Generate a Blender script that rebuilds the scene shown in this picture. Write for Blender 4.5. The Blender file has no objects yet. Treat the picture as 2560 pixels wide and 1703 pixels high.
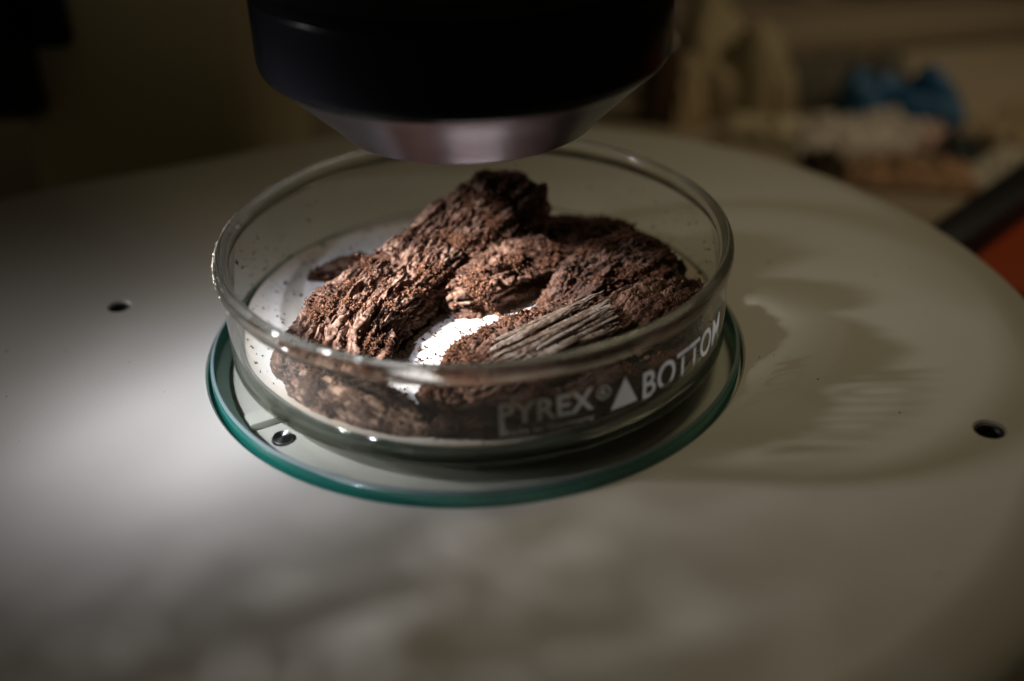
import bpy, bmesh, math, time
import numpy as np
from mathutils import Vector, Matrix, Quaternion
R = math.radians
S = bpy.context.scene
COL = S.collection
T0 = time.time()

# ------------------------------------------------------------------ camera
cam = bpy.data.objects.new('camera', bpy.data.cameras.new('camera'))
COL.objects.link(cam)
F_PX, DIST, PITCH, TX, TY, ROLL = 3000.0, 0.238, R(31.45), .0067, -.0078, R(-1.92)
d = Vector((0, math.cos(PITCH), -math.sin(PITCH)))
right = Vector((1, 0, 0)); up = right.cross(d)
r2 = right * math.cos(ROLL) + up * math.sin(ROLL)
u2 = -right * math.sin(ROLL) + up * math.cos(ROLL)
pos = Vector((TX, TY, 0)) - d * DIST
M = Matrix((r2, u2, -d)).transposed().to_4x4(); M.translation = pos
cam.matrix_world = M
cam.data.sensor_width = 36; cam.data.lens = 36 * F_PX / 2560
cam.data.clip_start = .005; cam.data.clip_end = 20
cam.data.dof.use_dof = True
cam.data.dof.focus_distance = .227
cam.data.dof.aperture_fstop = 5.4
S.camera = cam

# ------------------------------------------------------------------ light
W = bpy.data.worlds.new('World'); S.world = W; W.use_nodes = True
W.node_tree.nodes['Background'].inputs[0].default_value = (1, .84, .56, 1)
W.node_tree.nodes['Background'].inputs[1].default_value = .030
S.view_settings.view_transform = 'Standard'; S.view_settings.look = 'None'
S.view_settings.exposure = 0; S.view_settings.gamma = 1
S.cycles.use_denoising = True
S.cycles.max_bounces = 10; S.cycles.transparent_max_bounces = 24
S.cycles.transmission_bounces = 8; S.cycles.glossy_bounces = 4; S.cycles.diffuse_bounces = 3
S.cycles.caustics_refractive = False; S.cycles.caustics_reflective = False
S.cycles.sample_clamp_indirect = 4

def spot(name, target, az, el, dist, power, size, blend, radius, color, gobo=None):
    L = bpy.data.lights.new(name, 'SPOT'); o = bpy.data.objects.new(name, L); COL.objects.link(o)
    t = Vector(target); a, e = R(az), R(el)
    p = t + dist * Vector((math.cos(e) * math.cos(a), math.cos(e) * math.sin(a), math.sin(e)))
    o.location = p
    o.rotation_mode = 'QUATERNION'; o.rotation_quaternion = (t - p).to_track_quat('-Z', 'Y')
    L.energy = power; L.spot_size = R(size); L.spot_blend = blend; L.shadow_soft_size = radius; L.color = color
    if gobo:   # noise and soft falloff put into the beam, imitating glass caustics
        L.use_nodes = True; nt = L.node_tree; n = nt.nodes; em = n['Emission']
        tc = n.new('ShaderNodeTexCoord'); sx = n.new('ShaderNodeSeparateXYZ'); nt.links.new(tc.outputs['Normal'], sx.inputs[0])
        dv = []
        for ax in 'XY':
            m = n.new('ShaderNodeMath'); m.operation = 'DIVIDE'
            nt.links.new(sx.outputs[ax], m.inputs[0]); nt.links.new(sx.outputs['Z'], m.inputs[1]); dv.append(m)
        cx = n.new('ShaderNodeCombineXYZ')
        nt.links.new(dv[0].outputs[0], cx.inputs[0]); nt.links.new(dv[1].outputs[0], cx.inputs[1])
        mp = n.new('ShaderNodeMapping'); mp.inputs['Scale'].default_value = gobo[0]; mp.inputs['Rotation'].default_value = (0, 0, R(gobo[1]))
        nt.links.new(cx.outputs[0], mp.inputs[0])
        nz = n.new('ShaderNodeTexNoise'); nz.inputs['Scale'].default_value = 1; nz.inputs['Detail'].default_value = 2; nz.inputs['Distortion'].default_value = .6
        nt.links.new(mp.outputs[0], nz.inputs['Vector'])
        mr = n.new('ShaderNodeMapRange'); mr.inputs['From Min'].default_value = .35; mr.inputs['From Max'].default_value = .68
        mr.inputs['To Min'].default_value = gobo[2]; mr.inputs['To Max'].default_value = gobo[3]
        nt.links.new(nz.outputs['Fac'], mr.inputs[0])
        ln = n.new('ShaderNodeVectorMath'); ln.operation = 'LENGTH'; nt.links.new(cx.outputs[0], ln.inputs[0])
        dv_ = n.new('ShaderNodeMath'); dv_.operation = 'DIVIDE'; nt.links.new(ln.outputs['Value'], dv_.inputs[0]); dv_.inputs[1].default_value = gobo[4]
        sq = n.new('ShaderNodeMath'); sq.operation = 'MULTIPLY'; nt.links.new(dv_.outputs[0], sq.inputs[0]); nt.links.new(dv_.outputs[0], sq.inputs[1])
        ng = n.new('ShaderNodeMath'); ng.operation = 'MULTIPLY'; nt.links.new(sq.outputs[0], ng.inputs[0]); ng.inputs[1].default_value = -1
        ex = n.new('ShaderNodeMath'); ex.operation = 'EXPONENT'; nt.links.new(ng.outputs[0], ex.inputs[0])
        fm = n.new('ShaderNodeMath'); fm.operation = 'MULTIPLY'; nt.links.new(ex.outputs[0], fm.inputs[0]); nt.links.new(mr.outputs[0], fm.inputs[1])
        fx = n.new('ShaderNodeMath'); fx.operation = 'MAXIMUM'; fx.inputs[1].default_value = 0; nt.links.new(fm.outputs[0], fx.inputs[0])
        nt.links.new(fx.outputs[0], em.inputs['Strength'])
    return o

spot('light_guide_narrow', (-.005, -.007, .007), 204, 39, .24, 46, 24, .3, .013, (1.0, .96, .95), ((5, 5, 1), 0, .9, 1.1, .064))
spot('light_guide_wide', (-.045, -.026, 0), 216, 52, .40, 13.2, 30, .3, .009, (.87, .90, 1.04), ((26, 60, 1), 35, .72, 1.22, .071))
spot('caustic_glint_spot', (-.012, -.078, 0), 205, 46, .40, 1.8, 22, .6, .004, (.94, .94, 1.0), ((52, 110, 1), 50, -2.6, 2.6, .085))  # added patterned spot, stands in for caustics thrown by the dish glass
spot('side_light', (.045, -.01, 0), 181, 20, .55, 5.4, 34, .9, .016, (1.0, .95, .99), ((6, 14, 1), 10, .75, 1.2, .125))
spot('room_fill', (.058, .02, 0), 50, 64, .62, 3.3, 27, 1.0, .09, (1, .84, .54))  # added unseen spot for warm room light, cone fades towards the corners
spot('clutter_fill', (.165, .27, -.05), -28, 52, .62, 4.4, 36, .8, .09, (1, .80, .56))  # added unseen fill that brightens the background clutter

# ------------------------------------------------------------------ materials
def newmat(name):
    m = bpy.data.materials.new(name); m.use_nodes = True
    return m, m.node_tree.nodes, m.node_tree.links, m.node_tree.nodes['Principled BSDF']

def simple(name, col, rough=.5, metal=0, bump=0, bscale=300, var=0, vscale=20, spec=.5):
    m, n, l, b = newmat(name)
    b.inputs['Base Color'].default_value = (*col, 1); b.inputs['Roughness'].default_value = rough; b.inputs['Metallic'].default_value = metal
    b.inputs['Specular IOR Level'].default_value = spec
    tc = n.new('ShaderNodeTexCoord')
    if bump:
        nz = n.new('ShaderNodeTexNoise'); nz.inputs['Scale'].default_value = bscale; nz.inputs['Detail'].default_value = 4
        l.new(tc.outputs['Object'], nz.inputs['Vector'])
        bp = n.new('ShaderNodeBump'); bp.inputs['Strength'].default_value = bump; bp.inputs['Distance'].default_value = .0004
        l.new(nz.outputs['Fac'], bp.inputs['Height']); l.new(bp.outputs[0], b.inputs['Normal'])
    if var:
        nz = n.new('ShaderNodeTexNoise'); nz.inputs['Scale'].default_value = vscale; nz.inputs['Detail'].default_value = 5
        l.new(tc.outputs['Object'], nz.inputs['Vector'])
        mx = n.new('ShaderNodeMix'); mx.data_type = 'RGBA'; l.new(nz.outputs['Fac'], mx.inputs['Factor'])
        mx.inputs['A'].default_value = (*[c * (1 - var) for c in col], 1); mx.inputs['B'].default_value = (*[min(1, c * (1 + var)) for c in col], 1)
        l.new(mx.outputs['Result'], b.inputs['Base Color'])
    return m

M_paint = simple('cream_enamel', (.50, .475, .415), .42, bump=.10, bscale=1800, var=.04, vscale=25)
M_black = simple('black_anodised', (.003, .003, .004), .22, bump=.03, bscale=900, spec=.08)
M_ring = simple('black_gloss_ring', (.004, .004, .005), .16)
M_silver = simple('satin_metal', (.085, .074, .090), .32, metal=1, bump=.04, bscale=1500)
M_lens = simple('dark_lens_glass', (.01, .008, .02), .05)
M_insert = simple('hole_shade_black', (.008, .008, .008), .5)
M_steel = simple('dark_screw_steel', (.16, .16, .16), .35, metal=1)
M_bench = simple('bench_laminate', (.30, .25, .17), .5, var=.15, vscale=8)
M_wall = simple('wall_paint', (.34, .29, .19), .8, var=.08, vscale=4)

def thin_glass(name, tint, ior=1.45, dirt=0):
    m, n, l, b = newmat(name); n.remove(b); out = n['Material Output']
    tr = n.new('ShaderNodeBsdfTransparent'); tr.inputs[0].default_value = (*tint, 1)
    gl = n.new('ShaderNodeBsdfGlossy'); gl.inputs['Roughness'].default_value = .02
    fr = n.new('ShaderNodeFresnel'); fr.inputs['IOR'].default_value = ior
    # same reflectance from both sides of a thin sheet
    geo = n.new('ShaderNodeNewGeometry')
    dt = n.new('ShaderNodeVectorMath'); dt.operation = 'DOT_PRODUCT'
    l.new(geo.outputs['Incoming'], dt.inputs[0]); l.new(geo.outputs['Normal'], dt.inputs[1])
    ab = n.new('ShaderNodeMath'); ab.operation = 'ABSOLUTE'; l.new(dt.outputs['Value'], ab.inputs[0])
    om = n.new('ShaderNodeMath'); om.operation = 'SUBTRACT'; om.inputs[0].default_value = 1; l.new(ab.outputs[0], om.inputs[1])
    pw = n.new('ShaderNodeMath'); pw.operation = 'POWER'; l.new(om.outputs[0], pw.inputs[0]); pw.inputs[1].default_value = 5
    f0 = ((ior - 1) / (ior + 1)) ** 2
    ml = n.new('ShaderNodeMath'); ml.operation = 'MULTIPLY_ADD'; l.new(pw.outputs[0], ml.inputs[0]); ml.inputs[1].default_value = 1 - f0; ml.inputs[2].default_value = f0
    mx = n.new('ShaderNodeMixShader'); l.new(ml.outputs[0], mx.inputs[0]); l.new(tr.outputs[0], mx.inputs[1]); l.new(gl.outputs[0], mx.inputs[2])
    n.remove(fr); last = mx
    if dirt:
        df = n.new('ShaderNodeBsdfDiffuse'); df.inputs[0].default_value = (.6, .55, .48, 1)
        tc = n.new('ShaderNodeTexCoord'); nz = n.new('ShaderNodeTexNoise'); nz.inputs['Scale'].default_value = 90; nz.inputs['Detail'].default_value = 6
        mp = n.new('ShaderNodeMapping'); mp.inputs['Scale'].default_value = (1, 1, .35)
        l.new(tc.outputs['Object'], mp.inputs[0]); l.new(mp.outputs[0], nz.inputs['Vector'])
        rg = n.new('ShaderNodeMapRange'); rg.inputs['From Min'].default_value = .45; rg.inputs['From Max'].default_value = .8
        rg.inputs['To Min'].default_value = dirt * .25; rg.inputs['To Max'].default_value = dirt
        l.new(nz.outputs['Fac'], rg.inputs[0])
        m2 = n.new('ShaderNodeMixShader'); l.new(rg.outputs[0], m2.inputs[0]); l.new(mx.outputs[0], m2.inputs[1]); l.new(df.outputs[0], m2.inputs[2]); last = m2
    l.new(last.outputs[0], out.inputs['Surface'])
    return m

def solid_glass(name, col, rough=0.0, ior=1.47, clear=.25):
    m, n, l, b = newmat(name); n.remove(b); out = n['Material Output']
    g = n.new('ShaderNodeBsdfGlass'); g.inputs['Color'].default_value = (*col, 1); g.inputs['Roughness'].default_value = rough; g.inputs['IOR'].default_value = ior
    t_ = n.new('ShaderNodeBsdfTransparent'); t_.inputs[0].default_value = (*col, 1); x_ = n.new('ShaderNodeMixShader'); x_.inputs[0].default_value = clear
    l.new(g.outputs[0], x_.inputs[1]); l.new(t_.outputs[0], x_.inputs[2]); l.new(x_.outputs[0], out.inputs['Surface']); return m

M_wallglass = thin_glass('clear_thin_glass', (.975, .985, .97), dirt=.06)
M_floorglass = thin_glass('clear_floor_glass', (.97, .985, .97))
M_bead = solid_glass('clear_solid_glass', (.98, .99, .975), clear=.22)
M_foot = solid_glass('dish_foot_glass', (.96, .975, .955), .05, 1.47, .45)
M_plate = thin_glass('plate_glass', (.92, .95, .92), ior=1.5)
m, n, l, b = newmat('green_ground_edge'); M_edge = m
b.inputs['Base Color'].default_value = (.003, .20, .16, 1); b.inputs['Roughness'].default_value = .25
b.inputs['Transmission Weight'].default_value = .25; b.inputs['IOR'].default_value = 1.5; b.inputs['Coat Weight'].default_value = .4
tr_ = n.new('ShaderNodeBsdfTransparent'); tr_.inputs[0].default_value = (.75, .94, .88, 1); mx_ = n.new('ShaderNodeMixShader'); mx_.inputs[0].default_value = .58
l.new(tr_.outputs[0], mx_.inputs[1]); l.new(b.outputs[0], mx_.inputs[2]); l.new(mx_.outputs[0], n['Material Output'].inputs['Surface'])
M_chamfer = simple('ground_glass_chamfer', (.13, .18, .18), .45, bump=.2, bscale=2500)
M_letter = simple('white_etched_print', (.85, .83, .80), .7)
n, l = M_letter.node_tree.nodes, M_letter.node_tree.links
tr_ = n.new('ShaderNodeBsdfTransparent'); mx_ = n.new('ShaderNodeMixShader'); mx_.inputs[0].default_value = .9
tl_ = n.new('ShaderNodeBsdfTranslucent'); tl_.inputs[0].default_value = (.85, .83, .80, 1); ml_ = n.new('ShaderNodeMixShader'); ml_.inputs[0].default_value = .65
l.new(n['Principled BSDF'].outputs[0], ml_.inputs[1]); l.new(tl_.outputs[0], ml_.inputs[2])
l.new(tr_.outputs[0], mx_.inputs[1]); l.new(ml_.outputs[0], mx_.inputs[2]); l.new(mx_.outputs[0], n['Material Output'].inputs['Surface'])

# filter paper
m, n, l, b = newmat('filter_paper'); M_paper = m
b.inputs['Roughness'].default_value = .95
tc = n.new('ShaderNodeTexCoord'); vm = n.new('ShaderNodeVectorMath'); vm.operation = 'LENGTH'; l.new(tc.outputs['Object'], vm.inputs[0])
nz = n.new('ShaderNodeTexNoise'); nz.inputs['Scale'].default_value = 70; nz.inputs['Detail'].default_value = 5; l.new(tc.outputs['Object'], nz.inputs['Vector'])
ad = n.new('ShaderNodeMath'); ad.operation = 'MULTIPLY_ADD'; l.new(nz.outputs['Fac'], ad.inputs[0]); ad.inputs[1].default_value = .016; l.new(vm.outputs['Value'], ad.inputs[2])
rg = n.new('ShaderNodeMapRange'); rg.inputs['From Min'].default_value = .050; rg.inputs['From Max'].default_value = .058; l.new(ad.outputs[0], rg.inputs[0])
mx = n.new('ShaderNodeMix'); mx.data_type = 'RGBA'; l.new(rg.outputs[0], mx.inputs['Factor'])
mx.inputs['A'].default_value = (.62, .595, .58, 1); mx.inputs['B'].default_value = (.62, .50, .36, 1)
l.new(mx.outputs['Result'], b.inputs['Base Color'])
nz2 = n.new('ShaderNodeTexNoise'); nz2.inputs['Scale'].default_value = 900; nz2.inputs['Detail'].default_value = 4; l.new(tc.outputs['Object'], nz2.inputs['Vector'])
bp = n.new('ShaderNodeBump'); bp.inputs['Strength'].default_value = .25; bp.inputs['Distance'].default_value = .0003; l.new(nz2.outputs['Fac'], bp.inputs['Height']); l.new(bp.outputs[0], b.inputs['Normal'])

def bark_mat(name, dark, mid, light, lightamt=.55):
    m, n, l, b = newmat(name)
    b.inputs['Roughness'].default_value = .9; b.inputs['Specular IOR Level'].default_value = .25
    at = n.new('ShaderNodeAttribute'); at.attribute_name = 'grain'       # metres along / around the grain
    mp = n.new('ShaderNodeMapping'); mp.inputs['Scale'].default_value = (70, 1500, 1); l.new(at.outputs['Vector'], mp.inputs[0])
    fib = n.new('ShaderNodeTexNoise'); fib.inputs['Scale'].default_value = 1; fib.inputs['Detail'].default_value = 6; fib.inputs['Roughness'].default_value = .65
    l.new(mp.outputs[0], fib.inputs['Vector'])
    tc = n.new('ShaderNodeTexCoord')
    big = n.new('ShaderNodeTexNoise'); big.inputs['Scale'].default_value = 130; big.inputs['Detail'].default_value = 6; big.inputs['Roughness'].default_value = .6
    l.new(tc.outputs['Object'], big.inputs['Vector'])
    fine = n.new('ShaderNodeTexNoise'); fine.inputs['Scale'].default_value = 1500; fine.inputs['Detail'].default_value = 3
    l.new(tc.outputs['Object'], fine.inputs['Vector'])
    a1 = n.new('ShaderNodeMath'); a1.operation = 'MULTIPLY_ADD'; l.new(fib.outputs['Fac'], a1.inputs[0]); a1.inputs[1].default_value = .45; a1.inputs[2].default_value = 0
    a2 = n.new('ShaderNodeMath'); a2.operation = 'MULTIPLY_ADD'; l.new(big.outputs['Fac'], a2.inputs[0]); a2.inputs[1].default_value = .40; l.new(a1.outputs[0], a2.inputs[2])
    a3 = n.new('ShaderNodeMath'); a3.operation = 'MULTIPLY_ADD'; l.new(fine.outputs['Fac'], a3.inputs[0]); a3.inputs[1].default_value = .25; l.new(a2.outputs[0], a3.inputs[2])
    cr = n.new('ShaderNodeValToRGB'); l.new(a3.outputs[0], cr.inputs[0])
    e = cr.color_ramp.elements; e[0].position = .43; e[0].color = (*dark, 1); e[1].position = .525; e[1].color = (*mid, 1)
    x = cr.color_ramp.elements.new(lightamt + .08); x.color = (*light, 1)
    fa = n.new('ShaderNodeAttribute'); fa.attribute_name = 'frass'; fs = n.new('ShaderNodeMapRange'); l.new(fa.outputs['Fac'], fs.inputs[0])
    fs.inputs['From Min'].default_value = .25; fs.inputs['From Max'].default_value = .8; fs.inputs['To Max'].default_value = .8
    fm = n.new('ShaderNodeMix'); fm.data_type = 'RGBA'; l.new(fs.outputs[0], fm.inputs['Factor']); l.new(cr.outputs[0], fm.inputs['A']); fm.inputs['B'].default_value = (.062, .025, .013, 1)
    l.new(fm.outputs['Result'], b.inputs['Base Color'])
    bp = n.new('ShaderNodeBump'); bp.inputs['Strength'].default_value = .7; bp.inputs['Distance'].default_value = .0004
    l.new(a3.outputs[0], bp.inputs['Height']); l.new(bp.outputs[0], b.inputs['Normal'])
    return m
M_bark = bark_mat('dark_bark', (.013, .0055, .003), (.055, .026, .016), (.19, .11, .078))
M_barkgrey = bark_mat('grey_brown_bark', (.015, .006, .004), (.066, .033, .022), (.225, .145, .108), .55)
M_barkdeep = bark_mat('deep_brown_bark', (.010, .005, .004), (.034, .018, .013), (.09, .052, .038))
M_tanbark = bark_mat('tan_rotten_bark', (.03, .014, .008), (.14, .075, .048), (.38, .25, .18), .54)
M_fibre = bark_mat('weathered_wood_fibre', (.05, .030, .018), (.14, .10, .072), (.31, .26, .22), .54)
def crumb_mat(name, a, c):
    m, n, l, b = newmat(name); b.inputs['Roughness'].default_value = .9; b.inputs['Specular IOR Level'].default_value = .2
    at = n.new('ShaderNodeAttribute'); at.attribute_name = 'tone'
    mx = n.new('ShaderNodeMix'); mx.data_type = 'RGBA'; l.new(at.outputs['Fac'], mx.inputs['Factor'])
    mx.inputs['A'].default_value = (*a, 1); mx.inputs['B'].default_value = (*c, 1); l.new(mx.outputs['Result'], b.inputs['Base Color'])
    return m
M_crumb = crumb_mat('frass_brown', (.018, .008, .005), (.19, .085, .046))
M_dust = crumb_mat('fine_debris', (.015, .010, .008), (.10, .055, .03))

# ------------------------------------------------------------------ helpers
def tag(o, label, cat, group=None):
    o['label'] = label; o['category'] = cat
    if group: o['group'] = group
    return o
def empty(name, label, cat, loc=(0, 0, 0), group=None):
    o = bpy.data.objects.new(name, None); COL.objects.link(o); o.location = loc; o.empty_display_size = .01
    return tag(o, label, cat, group)
def link(name, me, mat, parent=None, smooth=True, sharp=35):
    o = bpy.data.objects.new(name, me); COL.objects.link(o)
    if mat is not None and not me.materials: me.materials.append(mat)
    if smooth:
        me.polygons.foreach_set('use_smooth', [True] * len(me.polygons))
        if sharp: me.set_sharp_from_angle(angle=R(sharp))
    if parent:
        o.parent = parent; o.matrix_parent_inverse = Matrix.Translation(-parent.location)
    return o
def npmesh(name, V, Fq=None, Ft=None):
    me = bpy.data.meshes.new(name)
    fq = np.zeros((0, 4), int) if Fq is None else np.asarray(Fq, int); ft = np.zeros((0, 3), int) if Ft is None else np.asarray(Ft, int)
    me.vertices.add(len(V)); me.vertices.foreach_set('co', np.asarray(V, np.float32).ravel())
    loops = np.concatenate([fq.ravel(), ft.ravel()]).astype(np.int32)
    me.loops.add(len(loops)); me.loops.foreach_set('vertex_index', loops)
    st = np.concatenate([np.arange(len(fq)) * 4, len(fq) * 4 + np.arange(len(ft)) * 3]).astype(np.int32)
    me.polygons.add(len(st)); me.polygons.foreach_set('loop_start', st)
    me.update(calc_edges=True); me.validate(); return me
def lathe(prof, seg=192, c=(0, 0), closed=False):
    """revolve (r,z) profile; r==0 ends become poles"""
    V = []; rings = []
    for r, z in prof:
        if r < 1e-7: rings.append([len(V)]); V.append((c[0], c[1], z))
        else:
            i0 = len(V); rings.append(list(range(i0, i0 + seg)))
            for k in range(seg):
                a = 2 * math.pi * k / seg; V.append((c[0] + r * math.cos(a), c[1] + r * math.sin(a), z))
    q, t = [], []
    pairs = list(zip(rings[:-1], rings[1:]))
    if closed: pairs.append((rings[-1], rings[0]))
    for A, B in pairs:
        for k in range(seg):
            k2 = (k + 1) % seg
            if len(A) == 1 and len(B) > 1: t.append((A[0], B[k2], B[k]))
            elif len(B) == 1 and len(A) > 1: t.append((A[k], A[k2], B[0]))
            elif len(A) > 1: q.append((A[k], A[k2], B[k2], B[k]))
    me = npmesh('lathe', V, q or None, t or None)
    bm = bmesh.new(); bm.from_mesh(me); bmesh.ops.recalc_face_normals(bm, faces=bm.faces); bm.to_mesh(me); bm.free()
    return me
def box(sx, sy, sz, bev=.002, seg=3, mat4=None):
    bm = bmesh.new(); bmesh.ops.create_cube(bm, size=1)
    bmesh.ops.scale(bm, vec=(sx, sy, sz), verts=bm.verts)
    if bev: bmesh.ops.bevel(bm, geom=bm.edges[:], offset=bev, segments=seg, affect='EDGES', profile=.5)
    if mat4 is not None: bmesh.ops.transform(bm, matrix=mat4, verts=bm.verts)
    me = bpy.data.meshes.new('box'); bm.to_mesh(me); bm.free(); return me
def TR(x, y, z, rz=0, rx=0, ry=0):
    return Matrix.Translation((x, y, z)) @ Matrix.Rotation(rz, 4, 'Z') @ Matrix.Rotation(ry, 4, 'Y') @ Matrix.Rotation(rx, 4, 'X')

# vectorised gradient noise
def _h(ix, iy, iz, s):
    h = (ix * 374761393 + iy * 668265263 + iz * 2147483647 + s * 974634777) & 0xffffffff
    h = ((h ^ (h >> 13)) * 1274126177) & 0xffffffff
    h = ((h ^ (h >> 15)) * 2246822519) & 0xffffffff
    return (h ^ (h >> 16)) & 0xffffffff
def vnoise(P, s=0):
    P = np.asarray(P, float); I = np.floor(P).astype(np.int64); f = P - I; w = f * f * f * (f * (f * 6 - 15) + 10)
    r = 0
    for dx in (0, 1):
        for dy in (0, 1):
            for dz in (0, 1):
                h = _h(I[:, 0] + dx, I[:, 1] + dy, I[:, 2] + dz, s)
                g = np.stack([(h & 1023) / 511.5 - 1, ((h >> 10) & 1023) / 511.5 - 1, ((h >> 20) & 1023) / 511.5 - 1], 1)
                dot = g[:, 0] * (f[:, 0] - dx) + g[:, 1] * (f[:, 1] - dy) + g[:, 2] * (f[:, 2] - dz)
                r = r + dot * (w[:, 0] if dx else 1 - w[:, 0]) * (w[:, 1] if dy else 1 - w[:, 1]) * (w[:, 2] if dz else 1 - w[:, 2])
    return r * 1.4
def fbm(P, o=4, s=0, g=.5):
    a, r, P = 1, 0, np.asarray(P, float)
    for k in range(o): r = r + a * vnoise(P, s + k * 17); P = P * 2.03; a *= g
    return r
def worley(P, s=0):
    P = np.asarray(P, float); I = np.floor(P).astype(np.int64); best = np.full(len(P), 9.0)
    for dx in (-1, 0, 1):
        for dy in (-1, 0, 1):
            for dz in (-1, 0, 1):
                J = I + np.array([dx, dy, dz]); h = _h(J[:, 0], J[:, 1], J[:, 2], s)
                c = J + np.stack([(h & 1023) / 1023., ((h >> 10) & 1023) / 1023., ((h >> 20) & 1023) / 1023.], 1)
                best = np.minimum(best, ((c - P) ** 2).sum(1))
    return np.sqrt(best)
def sstep(a, b, x): t = np.clip((x - a) / (b - a), 0, 1); return t * t * (3 - 2 * t)

# ------------------------------------------------------------------ setting
BZ = -.060
me = box(3.0, 2.2, .03, 0, mat4=TR(0, .7, BZ - .015)); o = link('bench_top', me, M_bench, smooth=False); o['kind'] = 'structure'
me = box(4.0, .05, 2.4, 0, mat4=TR(0, 1.35, BZ + 1.0)); o = link('wall', me, M_wall, smooth=False); o['kind'] = 'structure'

# ------------------------------------------------------------------ microscope
mic = empty('microscope', 'cream stereo microscope with wide round base and black objective above the dish', 'microscope', (-.004, .003, BZ))
PC = (-.0006, -.0029)               # plate centre
BC = (-.004, .003)
TOPZ = -.0022
def base_mesh():
    # outline disc with a recess for the plate (recess centred on the plate)
    prof = [(0, -.0046), (.0500, -.0046), (.0534, -.0046), (.0534, TOPZ - .0004), (.0538, TOPZ)]
    c2 = (BC[0] - PC[0], BC[1] - PC[1])
    V = []; seg = 256; rings = []
    for r, z in prof:
        if r < 1e-7: rings.append([0]); V.append((PC[0], PC[1], z)); continue
        i0 = len(V); rings.append(list(range(i0, i0 + seg)))
        for k in range(seg):
            a = 2 * math.pi * k / seg; V.append((PC[0] + r * math.cos(a), PC[1] + r * math.sin(a), z))
    outer = [(.08, TOPZ), (.1085, TOPZ), (.1095, TOPZ - .00008)]
    for k in range(1, 7): outer.append((.1095 + .0090 * k / 6, TOPZ - .0001 - .0028 * (k / 6) ** 1.4))
    for k in range(1, 7):
        a = R(25) + k / 6 * R(65); outer.append((.1185 + .006 * (math.sin(a) - math.sin(R(25))), TOPZ - .0029 - .006 * (math.cos(R(25)) - math.cos(a))))
    outer += [(.1219, -.052), (.119, BZ + .001), (.0, BZ + .001)]
    for r, z in outer:
        if r < 1e-7: rings.append([len(V)]); V.append((BC[0], BC[1], z)); continue
        i0 = len(V); rings.append(list(range(i0, i0 + seg)))
        w = min(1, max(0, (r - .0536) / .03)); cx = PC[0] + c2[0] * w; cy = PC[1] + c2[1] * w
        for k in range(seg):
            a = 2 * math.pi * k / seg; r_ = r
            if r > .1: r_ = r + .033 * math.exp(-((a - R(160)) / R(22)) ** 2) + .0015
            V.append((cx + r_ * math.cos(a), cy + r_ * math.sin(a), z))
    q, t = [], []
    for A, B in zip(rings[:-1], rings[1:]):
        for k in range(seg):
            k2 = (k + 1) % seg
            if len(A) == 1: t.append((A[0], B[k2], B[k]))
            elif len(B) == 1: t.append((A[k], A[k2], B[0]))
            else: q.append((A[k], A[k2], B[k2], B[k]))
    me = npmesh('base', V, q, t)
    bm = bmesh.new(); bm.from_mesh(me); bmesh.ops.recalc_face_normals(bm, faces=bm.faces); bm.to_mesh(me); bm.free()
    return me
me = base_mesh()
base = bpy.data.objects.new('base', me); COL.objects.link(base)
HOLES = [(-.0777, .0154, .0022), (.0905, -.0396, .0026), (.0013, .0766, .0018)]
cut = []
for x, y, r in HOLES:
    c = bpy.data.objects.new('cutter', lathe([(0, -.014), (r, -.014), (r, TOPZ - .0004), (r + .0006, TOPZ + .0003), (r + .0006, .002), (0, .002)], 48, (x, y))); COL.objects.link(c); cut.append(c)
    md = base.modifiers.new('b', 'BOOLEAN'); md.operation = 'DIFFERENCE'; md.object = c; md.solver = 'EXACT'
dg = bpy.context.evaluated_depsgraph_get()
me2 = bpy.data.meshes.new_from_object(base.evaluated_get(dg))
COL.objects.unlink(base); bpy.data.objects.remove(base)
for c in cut: bpy.data.objects.remove(c)
me2.materials.clear()
base = link('base', me2, M_paint, mic, True, 30)
for x, y, r in HOLES:
    prof = []
    z = TOPZ - .0005
    prof = [(r - .00002, z), (r - .0005, z - .0002)]
    for k in range(6): prof += [(r - .0002, z - .0006 - k * .0012), (r - .0006, z - .0012 - k * .0012)]
    prof += [(0, z - .009)]
    link('dark_thread_liner', lathe(prof, 40, (x, y)), M_insert, base)  # black threaded liner added in place of the shade down the hole
# screw in the recess below the glass plate
sx, sy = -.0358, -.0325
me = lathe([(0, -.0038), (.0016, -.0038), (.0019, -.0040), (.0020, -.0045), (0, -.0045)], 40, (sx, sy))
sc = link('screw', me, M_steel, base)
for k in range(4):
    link('screw_thread', lathe([(.0003 + .0004 * k, -.00378), (.0005 + .0004 * k, -.0036), (.0006 + .0004 * k, -.00378)], 36, (sx + .0001, sy)), M_steel, base)
# small raised pad beside the screw
link('rest_pad', box(.0075, .0040, .0016, .0003, 2, TR(-.0395, -.0262, -.00375, R(28))), M_paint, base)
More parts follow.
